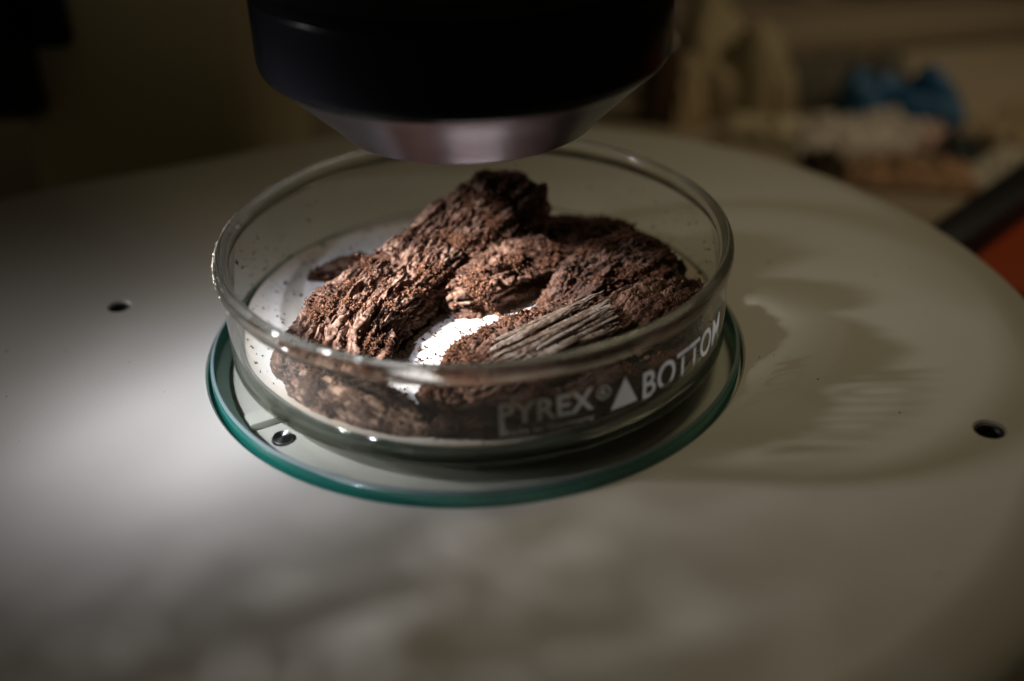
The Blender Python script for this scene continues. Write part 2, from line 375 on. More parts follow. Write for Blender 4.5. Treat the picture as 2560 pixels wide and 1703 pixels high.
# objective
ox, oy = -.0004, .0125
ob = bpy.data.objects.new('objective', lathe([(.0368, .0560), (.0386, .0535), (.0389, .0545), (.0389, .0655), (.0383, .0662), (.0383, .0668)], 160, (ox, oy)))
bpy.data.objects.remove(ob)
barrel = link('objective_barrel', lathe([(0, .0525), (.0374, .0525), (.0384, .0528), (.0389, .0536), (.0391, .0548), (.0391, .0664), (.0389, .0669), (.0385, .0670), (.0385, .0690), (.0388, .0692), (.0392, .0694), (.0393, .13), (0, .13)], 192, (ox, oy)), M_black, mic, True, 50)
link('nose_cone', lathe([(.0379, .05245), (.0372, .0520), (.0345, .0493), (.0308, .0457), (.0274, .0424), (.0256, .0404), (.0252, .0399), (.0248, .0397), (.0236, .0397), (.0228, .0410), (.0226, .0440), (.0226, .05245)], 192, (ox, oy), closed=True), M_silver, barrel, True, 50)
link('front_lens', lathe([(0, .0432), (.010, .0435), (.0225, .0448), (.0225, .0460), (0, .0460)], 96, (ox, oy)), M_lens, barrel)
link('grip_ring', lathe([(.0393, .0700), (.0401, .0703), (.0403, .0712), (.0403, .0800), (.0400, .0806), (.0393, .0807)], 192, (ox, oy)), M_ring, barrel, True, 50)
# column behind, focus knob on its side
col = link('column', box(.078, .080, .40, .012, 5, TR(-.106, .185, BZ + .2005, R(-3))), simple('column_enamel', (.60, .53, .33), .45, bump=.05, bscale=900), mic)
kn = lathe([(0, 0), (.030, 0), (.033, .003), (.033, .020), (.026, .022), (.026, .036), (.024, .040), (0, .040)], 64)
kn.transform(TR(-.134, .150, .026) @ Matrix.Rotation(R(-90), 4, 'Y'))
knob = link('focus_knob', kn, M_black, col)
link('knob_shaft', box(.014, .020, .020, .002, 2, TR(-.1285, .150, .026)), M_black, knob)
link('arm', box(.07, .19, .07, .015, 4, TR(-.048, .10, .185, R(33))), M_paint, mic)

# ------------------------------------------------------------------ glass stage plate
plate = empty('glass_stage_plate', 'round clear glass plate with green ground edge set into the microscope base', 'stage plate', (*PC, -.0082))
PR = .0527
link('plate_glass', lathe([(0, 0), (PR - .0007, 0), (PR - .0007, -.0002)], 192, PC), M_plate, plate)
link('green_edge', lathe([(PR - .0006, -.0004), (PR - .0002, -.0006), (PR, -.0009), (PR, -.0040), (PR - .0002, -.0042), (PR - .0006, -.0042)], 224, PC, closed=True), M_edge, plate)
link('chamfer', lathe([(PR - .0007, -.0002), (PR - .0008, 0.00002), (PR - .0006, .00003), (PR - .0002, -.0004), (PR - .0004, -.0005)], 224, PC, closed=True), M_chamfer, plate)

# ------------------------------------------------------------------ petri dish
dish = empty('petri_dish', 'round clear glass petri dish with thick rim and white printed lettering', 'petri dish', (0, 0, 0))
RO, RI = .0493, .0477
link('wall_outer_face', lathe([(RO, .0022), (RO, .0186)], 224), M_wallglass, dish, True, 0)
link('wall_inner_face', lathe([(RI, .0034), (RI, .0186)], 224), M_wallglass, dish, True, 0)
link('dish_floor', lathe([(0, .0030), (.0462, .0030), (.0462, .0006), (0, .0006)], 160), M_floorglass, dish, True, 20)
bead = []
for k in range(28):
    a = 2 * math.pi * k / 28; wob = 1 + .05 * math.cos(2 * a)
    bead.append((.0489 + .00132 * math.cos(a) * wob, .0189 + .0022 * math.sin(a)))
me = lathe(bead, 288, closed=True)
# hand-finished rim: slight waviness
V = np.empty(len(me.vertices) * 3, np.float32); me.vertices.foreach_get('co', V); V = V.reshape(-1, 3).astype(float)
an = np.arctan2(V[:, 1], V[:, 0]); dv = vnoise(np.stack([np.cos(an) * 2.2, np.sin(an) * 2.2, V[:, 2] * 300], 1), 5)
V[:, 2] += .00018 * dv; V[:, :2] *= (1 + .0022 * vnoise(np.stack([np.cos(an) * 3, np.sin(an) * 3, 0 * an], 1), 8))[:, None]
me.vertices.foreach_set('co', V.astype(np.float32).ravel())
link('rim', me, M_bead, dish, True, 0)
foot = [(.0464, .0031), (.0464, .0004), (.0470, .0001), (.0480, .0000), (.0488, .0003), (.0493, .0010), (.04935, .0020), (.0493, .0030), (.0484, .0033), (.0477, .0040), (.0474, .0036)]
link('foot_ring', lathe(foot, 224, closed=True), M_foot, dish, True, 40)

def text_on_wall(name, s, az0, az1, z0, h, bold=0.0, rr=RO + .00004, sub=None):
    cu = bpy.data.curves.new('t', 'FONT'); cu.body = s; cu.size = 1; cu.offset = bold; cu.resolution_u = 4; cu.space_character = 1.05
    t = bpy.data.objects.new('t', cu); COL.objects.link(t); dg = bpy.context.evaluated_depsgraph_get(); dg.update()
    me = bpy.data.meshes.new_from_object(t.evaluated_get(dg)); bpy.data.objects.remove(t)
    bm = bmesh.new(); bm.from_mesh(me)
    bmesh.ops.triangulate(bm, faces=bm.faces)
    bmesh.ops.subdivide_edges(bm, edges=[e for e in bm.edges if e.calc_length() > .15], cuts=3)
    X = [v.co.x for v in bm.verts]; Y = [v.co.y for v in bm.verts]; x0, x1, y1 = min(X), max(X), max(Y) if sub is None else sub
    y0 = min(Y) if sub is None else 0
    for v in bm.verts:
        a = R(az0 + (az1 - az0) * (v.co.x - x0) / (x1 - x0)); z = z0 + h * (v.co.y - y0) / (y1 - y0)
        v.co = (rr * math.cos(a), rr * math.sin(a), z)
    bm.to_mesh(me); bm.free(); me.materials.clear()
    return link(name, me, M_letter, dish, False)
def strip(name, pts, rr=RO + .00004):
    """flat print from (az,z) polygon, subdivided round the wall"""
    bm = bmesh.new(); vs = [bm.verts.new((a, z * 1000, 0)) for a, z in pts]; bm.faces.new(vs)
    bmesh.ops.triangulate(bm, faces=bm.faces); bmesh.ops.subdivide_edges(bm, edges=bm.edges, cuts=4, use_grid_fill=True)
    for v in bm.verts:
        a = R(v.co.x); v.co = (rr * math.cos(a), rr * math.sin(a), v.co.y / 1000)
    me = bpy.data.meshes.new(name); bm.to_mesh(me); bm.free(); return link(name, me, M_letter, dish, False)
text_on_wall('brand_lettering', 'PYREX', -85.2, -66.0, .0089, .0043, .022)
strip('letter_stem', [(-85.2, .0067), (-84.1, .0067), (-84.1, .0092), (-85.2, .0092)])
text_on_wall('origin_lettering', 'Made in Germany', -85.0, -65.8, .0068, .0011, .012, sub=.72)
text_on_wall('trademark_letter', 'R', -64.35, -63.2, .0108, .0013, .01)
ring = []
for k in range(36):
    a = 2 * math.pi * k / 36
    for rr_ in (.00110, .00132): ring.append((-63.8 + rr_ * math.cos(a) / RO * 57.3, .01145 + rr_ * math.sin(a)))
V = [((RO + .00004) * math.cos(R(a)), (RO + .00004) * math.sin(R(a)), z) for a, z in ring]
link('trademark_ring', npmesh('ring', V, [(2 * k, 2 * k + 1, (2 * k + 3) % 72, (2 * k + 2) % 72) for k in range(36)]), M_letter, dish, False)
strip('triangle_mark', [(-62.2, .0073), (-55.6, .0073), (-58.8, .0131)])
text_on_wall('word_lettering', 'BOTTOM', -54.2, -23.6, .0067, .0056, .012)

# ------------------------------------------------------------------ filter paper
seg = 180; V = [(0, 0, .0033)]; t = []; q = []
rng = np.random.default_rng(3)
for ri, rr in enumerate((.012, .024, .036, .044, .0470)):
    for k in range(seg):
        a = 2 * math.pi * k / seg; w = .00035 * math.sin(3 * a + 1) + .0002 * math.sin(11 * a)
        r_ = rr + (w if ri == 4 else 0)
        V.append((r_ * math.cos(a), r_ * math.sin(a), .0033 + (.0003 * (1 + math.sin(5 * a)) if ri == 4 else .00008 * math.sin(7 * a + ri))))
for k in range(seg): t.append((0, 1 + k, 1 + (k + 1) % seg))
for ri in range(4):
    for k in range(seg): q.append((1 + ri * seg + k, 1 + (ri + 1) * seg + k, 1 + (ri + 1) * seg + (k + 1) % seg, 1 + ri * seg + (k + 1) % seg))
tag(link('filter_paper', npmesh('paper', V, q, t), M_paper, None, True, 0), 'white round filter paper lining the dish floor under the bark', 'filter paper')
FLOOR = .0035

# ------------------------------------------------------------------ bark
ICO_V = np.array([(1, 0, 0), (-1, 0, 0), (0, 1, 0), (0, -1, 0), (0, 0, 1), (0, 0, -1)], float)
ICO_F = np.array([(0, 2, 4), (2, 1, 4), (1, 3, 4), (3, 0, 4), (2, 0, 5), (1, 2, 5), (3, 1, 5), (0, 3, 5)])
def crumbs(name, P, N, size, parent, seed, mat=None, stack=2, elong=.5, push=.6):
    rng = np.random.default_rng(seed); n = len(P)
    mats = []; allV = []; tone = []
    C = []; SZ = []
    for k in range(stack):
        s = size * np.exp(rng.normal(0, .38, n)) * (.85 ** k)
        c = P + N * (push * size * k * 1.3)[:, None] if np.ndim(size) else P + N * (push * size * k * 1.3)
        c = c + rng.normal(0, 1, (n, 3)) * s[:, None] * (.25 + .7 * k)
        keep = rng.random(n) < (1 if k == 0 else .55)
        C.append(c[keep]); SZ.append(s[keep])
    C = np.concatenate(C); s = np.concatenate(SZ); n = len(C)
    C[:, 2] = np.maximum(C[:, 2], FLOOR + .0001)
    A = rng.normal(size=(n, 3, 3)); Q, _ = np.linalg.qr(A)
    sc = np.stack([1 + elong * rng.random(n) * 1.3, 1 - .3 * rng.random(n), 1 - .45 * rng.random(n)], 1) * s[:, None]
    base_v = ICO_V[None] * (1 + rng.normal(0, .22, (n, len(ICO_V), 1)))
    V = np.einsum('nij,nvj->nvi', Q, base_v * sc[:, None]) + C[:, None]
    F = (ICO_F[None] + (np.arange(n) * len(ICO_V))[:, None, None]).reshape(-1, 3)
    me = npmesh(name, V.reshape(-1, 3), None, F)
    at = me.attributes.new('tone', 'FLOAT', 'POINT'); at.data.foreach_set('value', np.repeat(np.clip(rng.beta(1.2, 1.7, n), 0, 1), len(ICO_V)).astype(np.float32))
    o = link(name, me, mat or M_crumb, parent, False); o['kind'] = 'stuff'; return o

def loft(st, nu, nv, seed, rid=.0005, low=.0014, gran=.00058, ledge=.0008, pit=.0014, exp=3.2, rag=.0035, granbias=0.0, rough=1.0, tilt=0.0, crack=.0016):
    """st rows: x,y,top,bottom,halfwidth (mm). Returns verts, quads, tris, grain coords, granular mask, normals"""
    st = np.array(st, float) / 1000; m = len(st)
    seglen = np.r_[0, np.cumsum(np.hypot(np.diff(st[:, 0]), np.diff(st[:, 1])))]; L = seglen[-1]
    tt = np.linspace(0, 1, nu); dist = tt * L
    def sm(c):
        # smooth (Catmull-Rom style) interpolation
        x = dist; i = np.clip(np.searchsorted(seglen, x, side='right') - 1, 0, m - 2); h = seglen[i + 1] - seglen[i]; u = (x - seglen[i]) / h
        tg = np.gradient(st[:, c], seglen)
        return (2 * u**3 - 3 * u**2 + 1) * st[i, c] + (u**3 - 2 * u**2 + u) * h * tg[i] + (-2 * u**3 + 3 * u**2) * st[i + 1, c] + (u**3 - u**2) * h * tg[i + 1]
    X, Y, ZT, ZB, HW = [sm(c) for c in range(5)]
    tx, ty = np.gradient(X, dist), np.gradient(Y, dist); nn = np.hypot(tx, ty); tx, ty = tx / nn, ty / nn
    # rounded ends
    e = np.minimum(dist, L - dist); cap = np.clip(e / .004, 0, 1); cap = np.sqrt(1 - (1 - cap) ** 2) * .55 + .45 * np.clip(e / .0006, 0, 1)
    td = np.linspace(0, 2 * math.pi, 4000); ax_ = np.mean(HW) * np.sign(np.cos(td)) * np.abs(np.cos(td)) ** (2 / exp); az_ = np.mean(ZT - ZB) / 2 * np.sign(np.sin(td)) * np.abs(np.sin(td)) ** (2 / exp)
    arc = np.r_[0, np.cumsum(np.hypot(np.diff(ax_), np.diff(az_)))]; sv = np.linspace(0, arc[-1], nv, endpoint=False); th = np.interp(sv, arc, td)
    ct, sn = np.cos(th), np.sin(th); lx = np.sign(ct) * np.abs(ct) ** (2 / exp); lz = np.sign(sn) * np.abs(sn) ** (2 / exp)
    hz = (ZT - ZB) / 2; cz = (ZT + ZB) / 2
    U, TH = np.meshgrid(dist, th, indexing='ij')
    G = np.stack([U, np.broadcast_to(sv[None], TH.shape), np.zeros_like(U)], -1).reshape(-1, 3)
    lat = (HW * cap)[:, None] * lx[None]; vert = (hz * cap)[:, None] * lz[None]
    endshift = rag * fbm(np.stack([lat.ravel() / .003, vert.ravel() / .003, 0 * lat.ravel()], 1), 3, seed + 91).reshape(lat.shape) * ((tt - .5) * 2)[:, None] ** 3
    Px = X[:, None] + tx[:, None] * endshift + ty[:, None] * lat; Py = Y[:, None] + ty[:, None] * endshift - tx[:, None] * lat; Pz = cz[:, None] + vert - tilt * lat * sstep(0, .2, np.minimum(tt, 1 - tt))[:, None]
    P = np.stack([Px, Py, Pz], -1).reshape(-1, 3)
    idx = np.arange(nu * nv).reshape(nu, nv)
    q = np.stack([idx[:-1], np.roll(idx[:-1], -1, 1), np.roll(idx[1:], -1, 1), idx[1:]], -1).reshape(-1, 4)
    c0, c1 = nu * nv, nu * nv + 1
    P = np.vstack([P, P[idx[0]].mean(0), P[idx[-1]].mean(0)]); G = np.vstack([G, [0, 0, 0], [L, 0, 0]])
    t = np.vstack([np.stack([np.full(nv, c0), np.roll(idx[0], -1), idx[0]], 1), np.stack([np.full(nv, c1), idx[-1], np.roll(idx[-1], -1)], 1)])
    def normals(P):
        g = P[:nu * nv].reshape(nu, nv, 3); du = np.gradient(g, axis=0); dv = np.roll(g, -1, 1) - np.roll(g, 1, 1)
        N = np.cross(dv, du); N /= np.linalg.norm(N, axis=-1, keepdims=True) + 1e-12; N = N.reshape(-1, 3)
        N = np.vstack([N, [[-tx[0], -ty[0], 0]], [[tx[-1], ty[-1], 0]]]); return N
    N = normals(P)
    ctr = np.stack([np.repeat(X, nv), np.repeat(Y, nv), np.repeat(cz, nv)], 1)
    if ((P[:nu * nv] - ctr) * N[:nu * nv]).sum(1).mean() < 0: N = -N; q = q[:, ::-1]; t = t[:, ::-1]
    flip = -1 if False else 1
    # displacement
    b = P * 1000
    lowf = fbm(b / 11, 4, seed)
    gx = np.stack([G[:, 0] * 1000 / 38, G[:, 1] * 1000 / 1.5, b[:, 2] / 12], 1)
    gx[:, 1] += .55 * fbm(b / 10, 2, seed + 3)
    rd = 1 - 2 * np.abs(fbm(gx, 4, seed + 7, .55))
    gx2 = gx.copy(); gx2[:, 0] *= 1.6; gx2[:, 1] *= 2.7; rd = rd + .42 * (1 - 2 * np.abs(fbm(gx2, 2, seed + 9)))
    lay = fbm(np.stack([G[:, 0] * 1000 / 24, G[:, 1] * 1000 / 3.0, b[:, 2] / 10], 1), 3, seed + 13) * 2.2
    led = (np.floor(lay) + sstep(.42, .58, lay - np.floor(lay))) / 2
    gm = np.clip(fbm(b / 6.5, 3, seed + 21) * 1.6 + .15 + granbias, 0, 1)
    gr = (1 - worley(b / .75, seed + 31) * 1.2) + .6 * (1 - worley(b / .36, seed + 33) * 1.2)
    pt = sstep(.12, .42, fbm(np.stack([G[:, 0] * 1000 / 8.5, G[:, 1] * 1000 / 1.1, b[:, 2] / 6], 1), 3, seed + 41)) + .55 * sstep(.1, .35, fbm(np.stack([G[:, 0] * 1000 / 4.5, G[:, 1] * 1000 / .5, b[:, 2] / 3], 1), 2, seed + 43))
    ck = sstep(.80, .97, 1 - np.abs(fbm(np.stack([G[:, 0] * 1000 / 19, G[:, 1] * 1000 / 3.6 + .5 * fbm(b / 5, 2, seed + 4), b[:, 2] / 14], 1), 2, seed + 61)) * 1.5) * sstep(-.25, .15, fbm(b / 8, 2, seed + 63))
    fn = fbm(b / .5, 2, seed + 51)
    D = low * lowf + rid * rd * (1 - .6 * gm) + ledge * led * (1 - .5 * gm) + gran * gr * (.25 + .9 * gm) - pit * pt - crack * ck + .00012 * rough * fn
    P = P + N * D[:, None]
    rr = np.hypot(P[:, 0], P[:, 1]); lim = .0440; k_ = np.where(rr > lim, (lim + .0028 * np.tanh((rr - lim) / .006)) / np.maximum(rr, 1e-6), 1); P[:, :2] *= k_[:, None]
    P[:, 2] = np.maximum(P[:, 2], FLOOR)
    N2 = normals(P)
    if (N2[:nu * nv] * N[:nu * nv]).sum(1).mean() < 0: N2 = -N2
    return P, q, t, G, gm, N2, pt
def fragment(name, label, st, nu, nv, seed, mat, ncrumb, csize, lip=True, **kw):
    P, q, t, G, gm, N, pt = loft(st, nu, nv, seed, **kw)
    root = empty(name, label, 'bark', (st[0][0] / 1000, st[0][1] / 1000, FLOOR))
    me = npmesh('bark', P, q, t)
    at = me.attributes.new('grain', 'FLOAT_VECTOR', 'POINT'); at.data.foreach_set('vector', (G + seed * .37).astype(np.float32).ravel())
    at = me.attributes.new('frass', 'FLOAT', 'POINT'); at.data.foreach_set('value', gm.astype(np.float32))
    link('bark_body', me, mat, root, True, 0)
    if ncrumb:
        rng = np.random.default_rng(seed)
        w = (gm ** 2.2 + .03) * (.25 + sstep(-.6, .5, N[:, 2])) * (P[:, 2] > FLOOR + .0003)
        rad = np.hypot(P[:, 0], P[:, 1]); w = w * (rad < .0462)
        w = w / w.sum(); i = rng.choice(len(P), ncrumb, p=w)
        crumbs('frass_crumbs', P[i] + rng.normal(0, .00018, (ncrumb, 3)), N[i], csize, root, seed + 1, stack=3)
    return root
# columns: x, y, top z, bottom z, half width  (mm)
fragment('bark_slab', 'largest bark slab sloping up towards the objective, pale ridged top face', [
    (-28.0, -26.5, 5.6, 2, 7.8), (-27.8, -22, 7.4, 2, 9.0), (-25.2, -15.0, 9.8, 2.5, 8.6), (-17.0, -1.0, 12.4, 3, 7.4), (-6.2, 12.4, 15.0, 4, 7.6), (3.8, 23.5, 17.8, 3, 7.8), (10.4, 30, 18.8, 3, 7.6)],
    330, 270, 11, M_barkgrey, 19000, .00015, granbias=-.10, exp=6, low=.0006, rid=.0011, gran=.00036, pit=.0013, tilt=.12, ledge=.0011, crack=.0024)
fragment('bark_chunk', 'rounded crumbly bark chunk in the middle of the dish, pitted end facing front', [
    (-8.5, 1.6, 9.2, 2, 5.8), (-2, 3.8, 11.6, 2, 7.2), (8, 8.0, 12.4, 2, 7.2), (14, 10.6, 11.0, 2, 6.0), (18, 12.6, 8, 2, 4.4)],
    210, 230, 23, M_bark, 9500, .00017, exp=2.8, granbias=-.05, gran=.0005, pit=.0014, ledge=.0010, rid=.0007)
fragment('bark_slab', 'dark bark slab at the right behind the splintered wood, in shadow', [
    (12, -4.0, 4.8, 2, 2.8), (19.5, .6, 8.4, 2, 4.4), (27, 5.0, 11.6, 2, 5.6), (34, 8.2, 12.6, 2, 6.4), (39, 10.4, 10, 2, 5.4)],
    220, 220, 37, M_barkdeep, 8000, .00017, exp=4, granbias=-.1, gran=.0004, tilt=.22, ledge=.0012, rid=.0009, crack=.0022)
fragment('bark_chip', 'small dark bark chip wedged behind between the sloping slab and right slab', [
    (14, 27, 8.0, 2, 4.4), (23, 25, 9.6, 2, 5), (33, 21.5, 8.8, 2, 4.2)],
    130, 140, 41, M_barkdeep, 2000, .0002, exp=2.4)
fragment('bark_chunk', 'dark crumbly bark chunk under the pale splinters at the front wall', [
    (-5, -38, 5.6, 2, 7), (2, -31.5, 9.2, 2, 10.6), (10.5, -24.5, 11.0, 2, 10.8), (19, -19.5, 10.4, 2, 9.4), (25, -16.5, 8.6, 2, 7.4)],
    230, 240, 53, M_bark, 14000, .00017, exp=2.8, granbias=.2, ledge=.0010)
fragment('bark_slab', 'flat brown bark slab touching the right side wall of the dish', [
    (26, -20.5, 9.5, 2, 7.6), (32, -13.5, 11.0, 2, 8.2), (38.5, -6.5, 9.8, 2, 6.6), (44, .8, 6.5, 2, 3.6)],
    180, 200, 67, M_bark, 3000, .00015, exp=5, low=.0006, gran=.00032, rid=.0011, ledge=.0013, tilt=-.12, crack=.0022, granbias=-.15)
fragment('bark_chunk', 'low dark bark chunk pressed against the front wall behind the lettering', [
    (-7, -43.5, 6.5, 2, 3), (2, -43, 8.0, 2, 4.5), (16, -40.5, 8.6, 2, 5), (27, -35.5, 8.0, 2, 5), (36, -27.5, 6.8, 2, 4.2), (41.5, -17, 6, 2, 3.4)],
    230, 110, 83, M_barkdeep, 5000, .00018, exp=2.4, granbias=.15)
fragment('bark_chunk', 'crumbly brown bark chunk against the front left wall, in front of the sloping slab', [
    (-33, -27, 5.5, 2, 3.5), (-27, -34, 7.0, 2, 6), (-17, -39, 7.2, 2, 6.5), (-9, -43, 5.2, 2, 4)],
    200, 150, 89, M_tanbark, 3500, .00018, exp=2.6, granbias=-.05, pit=.0016, ledge=.001)
fragment('bark_stick', 'thin dark bark stick lying on the paper left of the sloping slab', [
    (-36, 14.5, 4.4, 3, .9), (-31, 15.4, 6.6, 3, 1.8), (-24, 17.2, 7.0, 3, 2.2), (-15, 19, 6.6, 3, 2)],
    120, 90, 71, M_barkdeep, 700, .00017, low=.0006, rid=.0003, pit=.0005, rag=.001)

# splintered wood: separate strands
def strand(name, p0, p1, w, h, seed, parent, sag=0.0, nu=110, nv=36):
    p0, p1 = np.array(p0) / 1000, np.array(p1) / 1000; w, h = w / 1000, h / 1000
    L = np.linalg.norm(p1 - p0); a = (p1 - p0) / L; side = np.cross(a, [0, 0, 1]); side /= np.linalg.norm(side); upv = np.cross(side, a)
    tt = np.linspace(0, 1, nu); th = np.linspace(0, 2 * math.pi, nv, endpoint=False)
    lx = np.sign(np.cos(th)) * np.abs(np.cos(th)) ** .6; lz = np.sign(np.sin(th)) * np.abs(np.sin(th)) ** .6
    prof = np.clip(tt / .12, 0, 1) ** .5 * np.clip((1 - tt) / .06, 0, 1) ** .4
    wob = fbm(np.stack([tt * L * 1000 / 8, 0 * tt, 0 * tt + seed], 1), 2, seed)
    C = p0 + np.outer(tt * L, a) + np.outer(sag / 1000 * np.sin(tt * math.pi), [0, 0, 1]) + np.outer(.00022 * wob, side)
    lat = (w * prof * (1 + .18 * wob))[:, None] * lx; ver = (h * prof)[:, None] * lz
    rag = .0035 * fbm(np.stack([np.repeat(0 * tt[:1], nv), lx * w * 1000 / .35, lz * h * 1000 / .35], 1), 2, seed + 5)
    P = C[:, None] + lat[..., None] * side + ver[..., None] * upv + (np.outer(tt ** 6 + .4 * (1 - tt) ** 6, rag))[..., None] * a
    P = P.reshape(-1, 3)
    G = np.stack([np.repeat(tt * L, nv), np.tile(th * (w + h) / 1.6, nu), 0 * np.repeat(tt, nv)], 1)
    Nn = (lat[..., None] / w * side + ver[..., None] / h * upv).reshape(-1, 3); Nn /= np.linalg.norm(Nn, axis=1, keepdims=True) + 1e-9
    gx = np.stack([G[:, 0] * 1000 / 9, G[:, 1] * 1000 / .26, 0 * G[:, 0]], 1)
    D = .00016 * (1 - 2 * np.abs(fbm(gx, 3, seed + 9))) + .00008 * fbm(P * 1000 / 1.0, 2, seed + 2) - .00035 * sstep(.3, .55, fbm(np.stack([G[:, 0] * 1000 / 4, G[:, 1] * 1000 / .8, 0 * tt.repeat(nv)], 1), 2, seed + 4))
    P = P + Nn * D[:, None]
    idx = np.arange(nu * nv).reshape(nu, nv)
    q = np.stack([idx[:-1], np.roll(idx[:-1], -1, 1), np.roll(idx[1:], -1, 1), idx[1:]], -1).reshape(-1, 4)
    P = np.vstack([P, C[0], C[-1]]); G = np.vstack([G, [0, 0, 0], [L, 0, 0]])
    t = np.vstack([np.stack([np.full(nv, nu * nv), np.roll(idx[0], -1), idx[0]], 1), np.stack([np.full(nv, nu * nv + 1), idx[-1], np.roll(idx[-1], -1)], 1)])
    me = npmesh(name, P, q, t); bm = bmesh.new(); bm.from_mesh(me); bmesh.ops.recalc_face_normals(bm, faces=bm.faces); bm.to_mesh(me); bm.free()
    at = me.attributes.new('grain', 'FLOAT_VECTOR', 'POINT'); at.data.foreach_set('vector', (G + seed * .11).astype(np.float32).ravel())
    return link(name, me, M_fibre, parent, True, 0)
sl = empty('wood_splinter', 'pale grey splintered wood with frayed fibres lying across the front bark', 'wood', (4, -27, 9) and (.004, -.027, .0095))
rng = np.random.default_rng(5)
A0, A1 = np.array([.5, -31., 9.6]), np.array([25.5, -14., 12.6]); ax = (A1 - A0) / np.linalg.norm(A1 - A0); sd = np.array([ax[1], -ax[0], 0.])
k = 0
for layer in range(4):
    for off in np.arange(-2.4 + layer * .5, 8.0, .74 + .1 * layer):
        s0 = rng.uniform(-3, 9) + max(0, off - 5) * .8; s1 = s0 + rng.uniform(12, 24) + (4 if layer < 2 else 0)
        if layer == 3 and rng.random() < .45: continue
        s1 = min(s1, 28.5 - .5 * abs(off)); o_ = off + rng.normal(0, .35)
        zz = 1.0 - .7 * layer - .012 * (o_ - 1.5) ** 2 * 1.6 + rng.normal(0, .32)
        p0 = A0 + ax * s0 + sd * o_ + [0, 0, zz]; p1 = A0 + ax * s1 + sd * (o_ + rng.normal(0, 1.1)) + [0, 0, zz + rng.normal(.15, .55)]
        if rng.random() < .18: p1 = p0 + (p1 - p0) * .45 + sd * rng.normal(0, 2.0) + [0, 0, rng.uniform(0, 1.2)]
        strand('wood_strand', p0, p1, rng.uniform(.24, .72), rng.uniform(.16, .34), 100 + k, sl, rng.normal(0, .15), 90, 30); k += 1
n = 3200; u_ = rng.uniform(-2, 28, n); o_ = rng.uniform(-3, 9, n); P = A0 / 1000 + np.outer(u_, ax) / 1000 + np.outer(o_, sd) / 1000 + np.stack([0 * u_, 0 * u_, (.5 - .02 * (o_ - 1.5) ** 2 + rng.normal(-.5, .6, n)) / 1000], 1)
keep = fbm(P * 1000 / 2.6, 2, 77) > -.02; P = P[keep]
crumbs('frass_crumbs', P, np.tile([0, 0, 1.], (len(P), 1)), .00016, sl, 78, stack=3)
# fine fibres curling off the wood
bm = bmesh.new()

# loose debris on the paper
rng = np.random.default_rng(8); n = 900
ang = rng.uniform(0, 2 * math.pi, n); rad = .0462 * np.sqrt(rng.random(n)); P = np.stack([rad * np.cos(ang), rad * np.sin(ang), np.full(n, FLOOR)], 1)
ang = rng.uniform(0, 2 * math.pi, 500); rad = .011 * np.sqrt(rng.random(500)); P = np.vstack([P, np.stack([-.006 + 1.3 * rad * np.cos(ang), -.012 + rad * np.sin(ang), np.full(500, FLOOR)], 1)]); n = len(P)
o = crumbs('loose_debris', P, np.tile([0, 0, 1.], (n, 1)), .00017, None, 9, M_dust, stack=2); o['label'] = 'tiny dark bark crumbs scattered on the white filter paper'; o['category'] = 'debris'
# specks stuck on the inside of the wall
n = 130; ang = np.concatenate([rng.normal(R(165), .22, 60), rng.normal(R(8), .3, 50), rng.uniform(0, 6.28, 20)]); zz = .0045 + .011 * rng.random(n) ** 1.6
P = np.stack([.0475 * np.cos(ang), .0475 * np.sin(ang), zz], 1)
o = crumbs('wall_specks', P, -P / .0475 * [1, 1, 0], .00017, None, 12, M_dust, stack=2); o['label'] = 'brown specks clinging to the inside of the glass wall'; o['category'] = 'debris'
n = 90; P = np.stack([rng.uniform(-.11, .10, n), rng.uniform(-.10, .09, n), np.full(n, TOPZ + .00002)], 1); P = P[np.hypot(P[:, 0], P[:, 1]) > .056]
_f = FLOOR; FLOOR = -1
o = crumbs('stage_specks', P, np.tile([0, 0, 1.], (len(P), 1)), .00013, None, 33, M_dust, stack=1); o['label'] = 'few tiny dark specks scattered on the cream microscope stage'; o['category'] = 'debris'
FLOOR = _f
# sparkling chips along the left of the rim
n = 170; ang = rng.normal(R(178), .24, n); ph = rng.uniform(-.4, 1.1, n)
P = np.stack([(.0488 + .00152 * np.cos(ph)) * np.cos(ang), (.0488 + .00152 * np.cos(ph)) * np.sin(ang), .0189 + .0022 * np.sin(ph)], 1)
o = crumbs('rim_grit', P, np.tile([0, 0, 1.], (n, 1)), .00013, dish, 14, simple('pale_grit', (.75, .68, .55), .4), stack=1)

